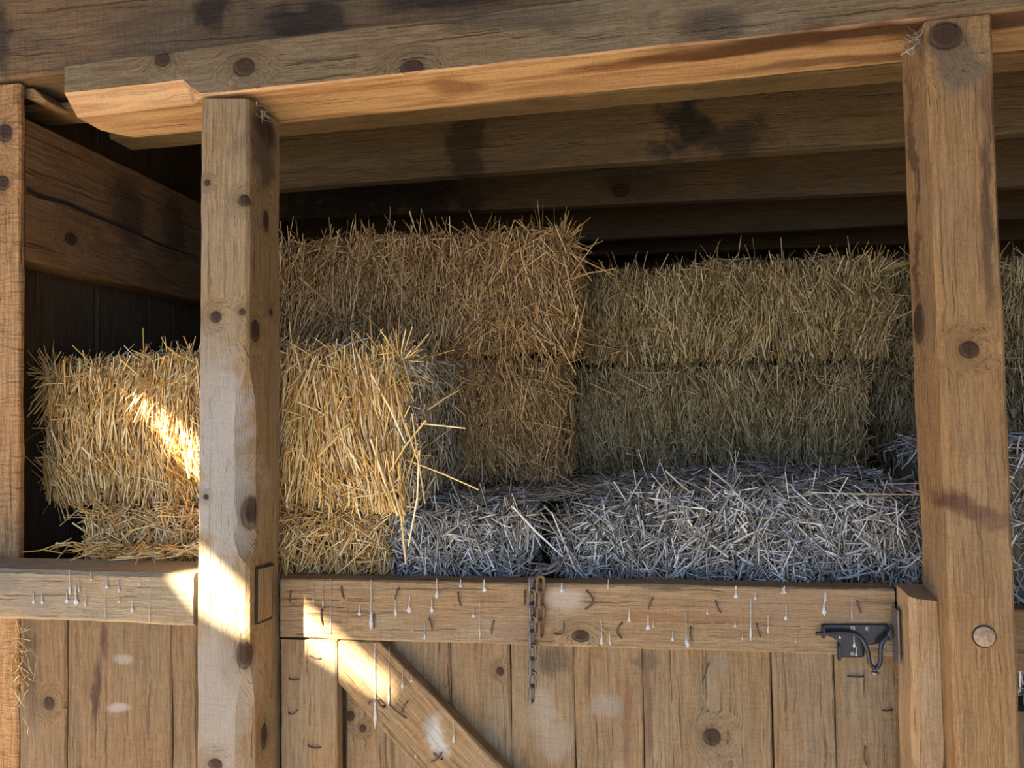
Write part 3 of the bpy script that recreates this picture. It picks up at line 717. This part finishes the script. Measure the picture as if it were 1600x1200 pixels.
    if rotz: o.rotation_euler = (0, 0, rotz)
    return tag(o, label, 'straw bale', group)
GOLD, BRN, GRY, AMB = (core_gold, straw_gold, straw_dust_skylit), (core_brown, straw_brown), (core_grey, straw_grey), (core_brown, straw_amber)
CUT = lambda n, a=0, s=13, w=.12: (n, a, s, w, (.05, .17))
RGH = lambda n: (n, 0, 40, .55, (.025, .085))
ZD = 1.05
def stray_px(lst):
    P = []; D = []; L = []
    for (x0, y0, Y0, x1, y1, Y1) in lst:
        a, b = at(x0, y0, Y0), at(x1, y1, Y1); P.append((a + b) / 2); D.append((b - a)); L.append((b - a).length)
    return P, D, L
# front left: the big golden bale, and the lower ones it lies on
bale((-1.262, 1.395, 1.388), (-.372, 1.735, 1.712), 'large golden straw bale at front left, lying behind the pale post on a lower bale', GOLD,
     {'-y': CUT(6500, 0, 12, .13), '+z': (2600, 0, 60, .5, (.03, .12)), '+x': (3000, 8, 45, .5, (.03, .10)), '-x': (900, 0, 30, .4, (.04, .12))}, 11, r=.055, lump=.010, slump=.014, strays=420, rotz=math.radians(-7), dusty_skylit=('+x', '+z'),  # end and top greyer: cool skylight put into the straw colour
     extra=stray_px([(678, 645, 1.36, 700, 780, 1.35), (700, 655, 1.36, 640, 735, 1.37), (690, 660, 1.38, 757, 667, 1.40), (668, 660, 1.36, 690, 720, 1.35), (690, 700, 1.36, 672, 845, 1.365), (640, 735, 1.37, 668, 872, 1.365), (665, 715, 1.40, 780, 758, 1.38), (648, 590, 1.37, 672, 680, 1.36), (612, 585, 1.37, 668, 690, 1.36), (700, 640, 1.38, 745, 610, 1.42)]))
bale((-1.105, 1.370, ZD), (-.452, 1.70, 1.386), 'low golden straw bale beneath the large front left bale', GOLD,
     {'-y': (3600, 0, 42, .4, (.04, .14)), '+z': (1500, 0, 60, .5, (.03, .12)), '+x': (1200, 0, 40, .4, (.03, .1)), '-x': (1000, 0, 40, .4, (.03, .12))}, 23, strays=240)
bale((-.448, 1.380, ZD), (-.165, 1.72, 1.388), 'small-faced greyish straw bale end behind the gate rail, left of the chain', GRY,
     {'-y': RGH(2600), '+z': (1300, 0, 60, .7, (.03, .1)), '+x': RGH(900), '-x': RGH(500)}, 31, strays=200,
     extra=stray_px([(700, 740, 1.36, 760, 880, 1.35), (800, 790, 1.35, 880, 870, 1.35), (845, 800, 1.35, 905, 880, 1.34), (660, 800, 1.35, 720, 900, 1.35)]))
bale((-.112, 1.382, ZD), (.600, 1.77, 1.432), 'wide bluish-grey straw bale directly behind the gate rail, right of the chain', GRY,
     {'-y': RGH(7500), '+z': (4200, 90, 50, .6, (.03, .11)), '+x': RGH(400), '-x': RGH(1300)}, 47, r=.075, lump=.013, strays=360, slump=.035,
     extra=stray_px([(850, 790, 1.35, 915, 850, 1.35), (862, 800, 1.35, 900, 893, 1.34), (890, 860, 1.34, 870, 895, 1.34), (1040, 735, 1.37, 1080, 770, 1.36)]))
bale((.618, 1.385, ZD), (1.35, 1.76, 1.50), 'bluish-grey straw bale partly hidden right of the brown post, in the low row', GRY,
     {'-y': RGH(2600), '+z': (1200, 90, 50, .6, (.03, .1)), '-x': RGH(300)}, 53, strays=120)
# back rows
ZB = 1.415
bale((-.91, 1.585, ZB + .292), (-.085, 1.92, 1.985), 'upper brown straw bale at the back left of the stack', AMB,
     {'-y': CUT(5200, 2, 20, .25), '+z': (1500, 0, 60, .5, (.03, .12)), '+x': (1300, 0, 40, .5, (.03, .12)), '-x': RGH(500)}, 61, strays=420, rad=.0019,
     extra=stray_px([(880, 400, 1.57, 905, 500, 1.57), (870, 470, 1.57, 935, 372, 1.6), (890, 395, 1.58, 960, 430, 1.62), (885, 520, 1.57, 925, 600, 1.58), (860, 540, 1.57, 985, 500, 1.62), (880, 440, 1.57, 960, 420, 1.6), (895, 560, 1.57, 915, 470, 1.58), (878, 520, 1.58, 960, 545, 1.62), (850, 500, 1.57, 900, 585, 1.57), (885, 380, 1.58, 925, 440, 1.6), (640, 330, 1.62, 655, 372, 1.62), (700, 350, 1.62, 735, 372, 1.62), (780, 350, 1.6, 830, 378, 1.6)]))
bale((-.348, 1.61, ZB), (-.115, 1.93, ZB + .278), 'brown straw bale under the upper back left bale, half hidden by the golden bale', AMB,
     {'-y': CUT(1900, -3, 20, .25), '-x': RGH(500), '+x': (1300, 0, 40, .5, (.03, .12)), '+z': (600, 0, 60, .5, (.03, .1))}, 67, strays=140, rad=.0019)
bale((-.07, 1.765, ZB + .275), (.655, 2.11, 1.928), 'upper olive-gold straw bale at the back right, top of the stack', BRN,
     {'-y': CUT(5200, 3, 15, .16), '+z': (1500, 0, 60, .5, (.03, .12)), '-x': RGH(700), '+x': (800, 0, 40, .5, (.03, .1))}, 71, r=.075, strays=420, rad=.0019, slump=.015)
bale((-.10, 1.80, ZB), (.60, 2.12, ZB + .262), 'brown straw bale under the upper back right bale, above the bluish bale', BRN,
     {'-y': CUT(4600, -2, 17, .2), '-x': RGH(500), '+x': RGH(700), '+z': (600, 0, 60, .5, (.03, .1))}, 79, strays=160, rad=.0019)
bale((.70, 2.02, 1.68), (1.5, 2.4, 1.955), 'shaded upper straw bale at the far right, seen on both sides of the brown post', BRN,
     {'-y': CUT(3600, 0, 18, .2), '+z': (700, 0, 60, .5, (.03, .1)), '-x': RGH(500)}, 83, strays=200, rad=.0019)
bale((.69, 2.02, 1.39), (1.5, 2.4, 1.678), 'shaded lower straw bale at the far right, beneath the upper one', BRN,
     {'-y': CUT(3400, 0, 18, .2), '-x': RGH(500)}, 89, strays=120, rad=.0019)
tw = tube_mesh('twine', [(spline([at(x, y, 1.352) + Vector((0, .004 * math.sin(x), 0)) for x, y in ((1260, 769), (1330, 771), (1400, 772), (1440, 773), (1470, 774))], 5), .0012)], 5)
bb = [o for o in bpy.data.objects if o.get('label', '').startswith('wide bluish')][0]
o = link('twine', tw, plain('baling twine', (.42, .36, .26), .8), bb); o['label'] = 'thin pale baling twine'

def loose(label, n, sampler, mat, seed_, L=(.02, .09), rad=.0017, tilt=.12, name='loose_straw'):
    rng = np.random.default_rng(seed_)
    P = np.array([sampler(rng) for _ in range(n)]); th = rng.uniform(0, 2 * math.pi, n)
    D = np.stack([np.cos(th), np.sin(th), rng.normal(size=n) * tilt], 1)
    V, Fq = stalks(P, D, rng.uniform(*L, n), rad * rng.uniform(.6, 1.2, n), .05, rng)
    o = link(name, np_mesh(name, [(V, Fq, 0)]), mat)
    return tag(o, label, 'loose straw', kind='stuff')
zs = at(150, 880, 1.26).z + .006
loose('loose golden straw lying on the pale sill timber', 170, lambda r: (min(-.72, -1.13 + r.random() * .5), 1.335 - abs(r.normal()) * .03, zs + r.random() * .02), straw_gold, 3, L=(.025, .08), tilt=.3)
def bed(r):
    x = r.uniform(-.45, .62); y = r.uniform(1.50, 1.80)
    return (x, y, ZB - .012 + .016 * r.random() + .006 * math.sin(x * 9) - .05 * max(0, -.05 - x) - .03 * max(0, x - .35))
loose('loose brown straw strewn over the low bales in front of the back stack', 3200, bed, straw_dust_skylit, 5, L=(.03, .10), tilt=.22)
loose('loose straw caught between the rough left post and the partition planks', 70, lambda r: (at(38, 1000, 1.30).x + r.normal() * .013, 1.295 - r.random() * .01, at(38, 1040, 1.3).z + r.normal() * .05), straw_gold, 8, L=(.01, .04), rad=.0009, tilt=1.2)
loose('wisps of straw caught at the top of the pale post under the header', 26, lambda r: (at(412, 170, 1.25).x + r.normal() * .012, 1.215 + r.random() * .04, at(412, 172, 1.23).z + r.normal() * .006), straw_grey, 9, L=(.012, .035), rad=.0008, tilt=.7)
loose('wisps of straw caught where the header meets the brown post', 40, lambda r: ((at(1420, 60, 1.25).x + r.normal() * .014), 1.20 + r.random() * .05 , at(1430, 62, 1.22).z + r.normal() * .010), straw_grey, 10, L=(.008, .022), rad=.0008, tilt=.9)

# ------------------------------------------------------------------ the barn round it
m_wall = wood('barn wall wood', (.26, .19, .13), (.15, .10, .065), greyness=.3, blotchiness=.4, tone=.5)
m_side = wood('bright board wood', (.46, .36, .24), (.34, .25, .15), greyness=.3, blotchiness=.1)
m_ceil = wood('loft board wood', (.22, .16, .11), (.12, .08, .05), greyness=.2)
m_dirt = plain('barn dirt', (.10, .092, .07), .95, c2=(.07, .066, .045), scale=7, bump=.5)
def sbox(name, lo, hi, mat):
    bm = bmesh.new(); bmesh.ops.create_cube(bm, size=1)
    for v in bm.verts: v.co = Vector([(lo[k] + hi[k]) / 2 + v.co[k] * (hi[k] - lo[k]) for k in range(3)])
    me = bpy.data.meshes.new(name); bm.to_mesh(me); bm.free(); off = seed()
    set_grain(me, [(v.co.z + off.x, v.co.x + off.y, v.co.y + off.z) for v in me.vertices])
    o = link(name, me, mat); o['kind'] = 'structure'; return o
sbox('floor', (-14, -16, -.1), (10, 4.2, 0), m_dirt)
sbox('floor_bounce', (-2.6, -.9, 0), (-.25, GY - .02, .012), plain('pale bounce floor', (.48, .40, .29), .95, c2=(.38, .31, .21), scale=9, bump=.5))  # unseen pale slab added to bounce warm sunlight up at the timbers
sbox('floor_bin', (XG - .08, GE + .012, 0), (2.2, 3.8, ZD), m_ceil)
sbox('floor_bin', (-.95, 1.80, ZD), (1.9, 3.8, 1.388), m_ceil)
XW = XG - .088
bl = []
yy = [1.340, 1.47, 1.66, 1.86, 1.98, 2.17, 2.36, 2.55, 2.74, 2.95, 3.15, 3.35, 3.6]
for i in range(len(yy) - 1):
    d = random.uniform(0, .006)
    bl.append(vbox('b', XW - .02 - d, XW - d, yy[i] + .003, yy[i + 1] - .003, .4, 2.62, m_wall, seg=.08))
o = join_meshes('wall_left', bl, m_wall); o['kind'] = 'structure'
sbox('wall_left_outer', (XW - .08, 1.41, 0), (XW - .035, 3.7, 2.7), m_wall)
bl = []
for i in range(20):
    x0 = -1.5 + i * .19
    bl.append(vbox('b', x0 + .002, x0 + .187, 3.62, 3.65, .4, 2.62, m_wall, seg=.1))
o = join_meshes('wall_back', bl, m_wall); o['kind'] = 'structure'
sbox('wall_back_outer', (-1.6, 3.67, 0), (2.4, 3.72, 2.7), m_wall)
sbox('wall_right', (2.2, 1.3, 0), (2.25, 3.7, 2.7), m_wall)
zc = max(joist_z) + .004
sbox('ceiling', (-1.42, 1.46, zc), (2.3, 3.72, zc + .03), m_ceil)
sbox('wall_upper', (-5, 1.445, zu + .22), (4, 1.475, 4.3), m_wall)
sbox('wall_side', (-5, 1.42, 0), (XW - .03, 1.46, zu + .25), m_side)  # unseen wall put in against light leaks; pale boards bounce sun from the left
sbox('wall_far_right', (2.0, 1.30, 0), (4, 1.33, zu + .25), m_wall)
sbox('ceiling_aisle', (-5, -2.55, 4.3), (4, 1.5, 4.35), m_ceil)
sbox('wall_aisle_left', (-5.05, -2.55, 3.9), (-5, 1.5, 4.3), m_wall)
sbox('wall_aisle_right', (4, -2.55, 0), (4.05, 1.5, 4.3), m_wall)
# the front wall: a wide doorway, and above it two added slits shaped to throw the sun patches
YF = -2.5
OX0, OX1, OZ = -4.2, 3.0, 2.7
slits = [[(-3.026, 3.153), (-2.971, 3.090), (-2.87, 3.040), (-2.71, 2.949), (-2.704, 2.98), (-2.803, 3.058), (-2.912, 3.148), (-2.971, 3.197)],
         [(-3.337, 3.568), (-3.187, 3.462), (-2.990, 3.310), (-2.978, 3.232), (-3.010, 3.225), (-3.192, 3.396), (-3.337, 3.549)]]
outer = [(-5, 0), (OX0, 0), (OX0, OZ), (OX1, OZ), (OX1, 0), (4, 0), (4, 4.3), (-5, 4.3)]
loops = [[Vector((x, z, 0)) for x, z in lp_] for lp_ in [outer] + slits]
tris = tessellate_polygon(loops)
fl = [v for lp_ in loops for v in lp_]
me = bpy.data.meshes.new('wall_front'); me.from_pydata([(v.x, YF, v.y) for v in fl], [], [tuple(t) for t in tris])
set_grain(me, [(v.co.z, v.co.x, v.co.y) for v in me.vertices])
o = link('wall_front', me, m_wall); o['kind'] = 'structure'
sm = o.modifiers.new('thickness', 'SOLIDIFY'); sm.thickness = .004

# ------------------------------------------------------------------ daylight
w = bpy.data.worlds.new('sky'); sc.world = w; w.use_nodes = True; w.node_tree.nodes.clear(); T = NT(w.node_tree)
bg = T.n('ShaderNodeBackground', {'Color': (.38, .58, 1.0, 1), 'Strength': 5.0}); ow = T.n('ShaderNodeOutputWorld')
w.node_tree.links.new(bg.outputs[0], ow.inputs[0])
sl = bpy.data.lights.new('sun', 'SUN'); sl.energy = 88.0; sl.angle = math.radians(.5); sl.color = (1, .87, .68)
so = bpy.data.objects.new('sun', sl); COL.objects.link(so); so.location = (-2, -6, 5)
so.rotation_euler = Vector((.6, 1, -.5)).to_track_quat('-Z', 'Y').to_euler()

vs = sc.view_settings
vs.view_transform = 'Standard'; vs.look = 'None'; vs.gamma = 1; vs.use_curve_mapping = False; vs.exposure = -0.2
sc.display_settings.display_device = 'sRGB'
sc.cycles.use_denoising = True
sc.cycles.max_bounces = 7; sc.cycles.diffuse_bounces = 5; sc.cycles.glossy_bounces = 2
sc.cycles.sample_clamp_indirect = 12
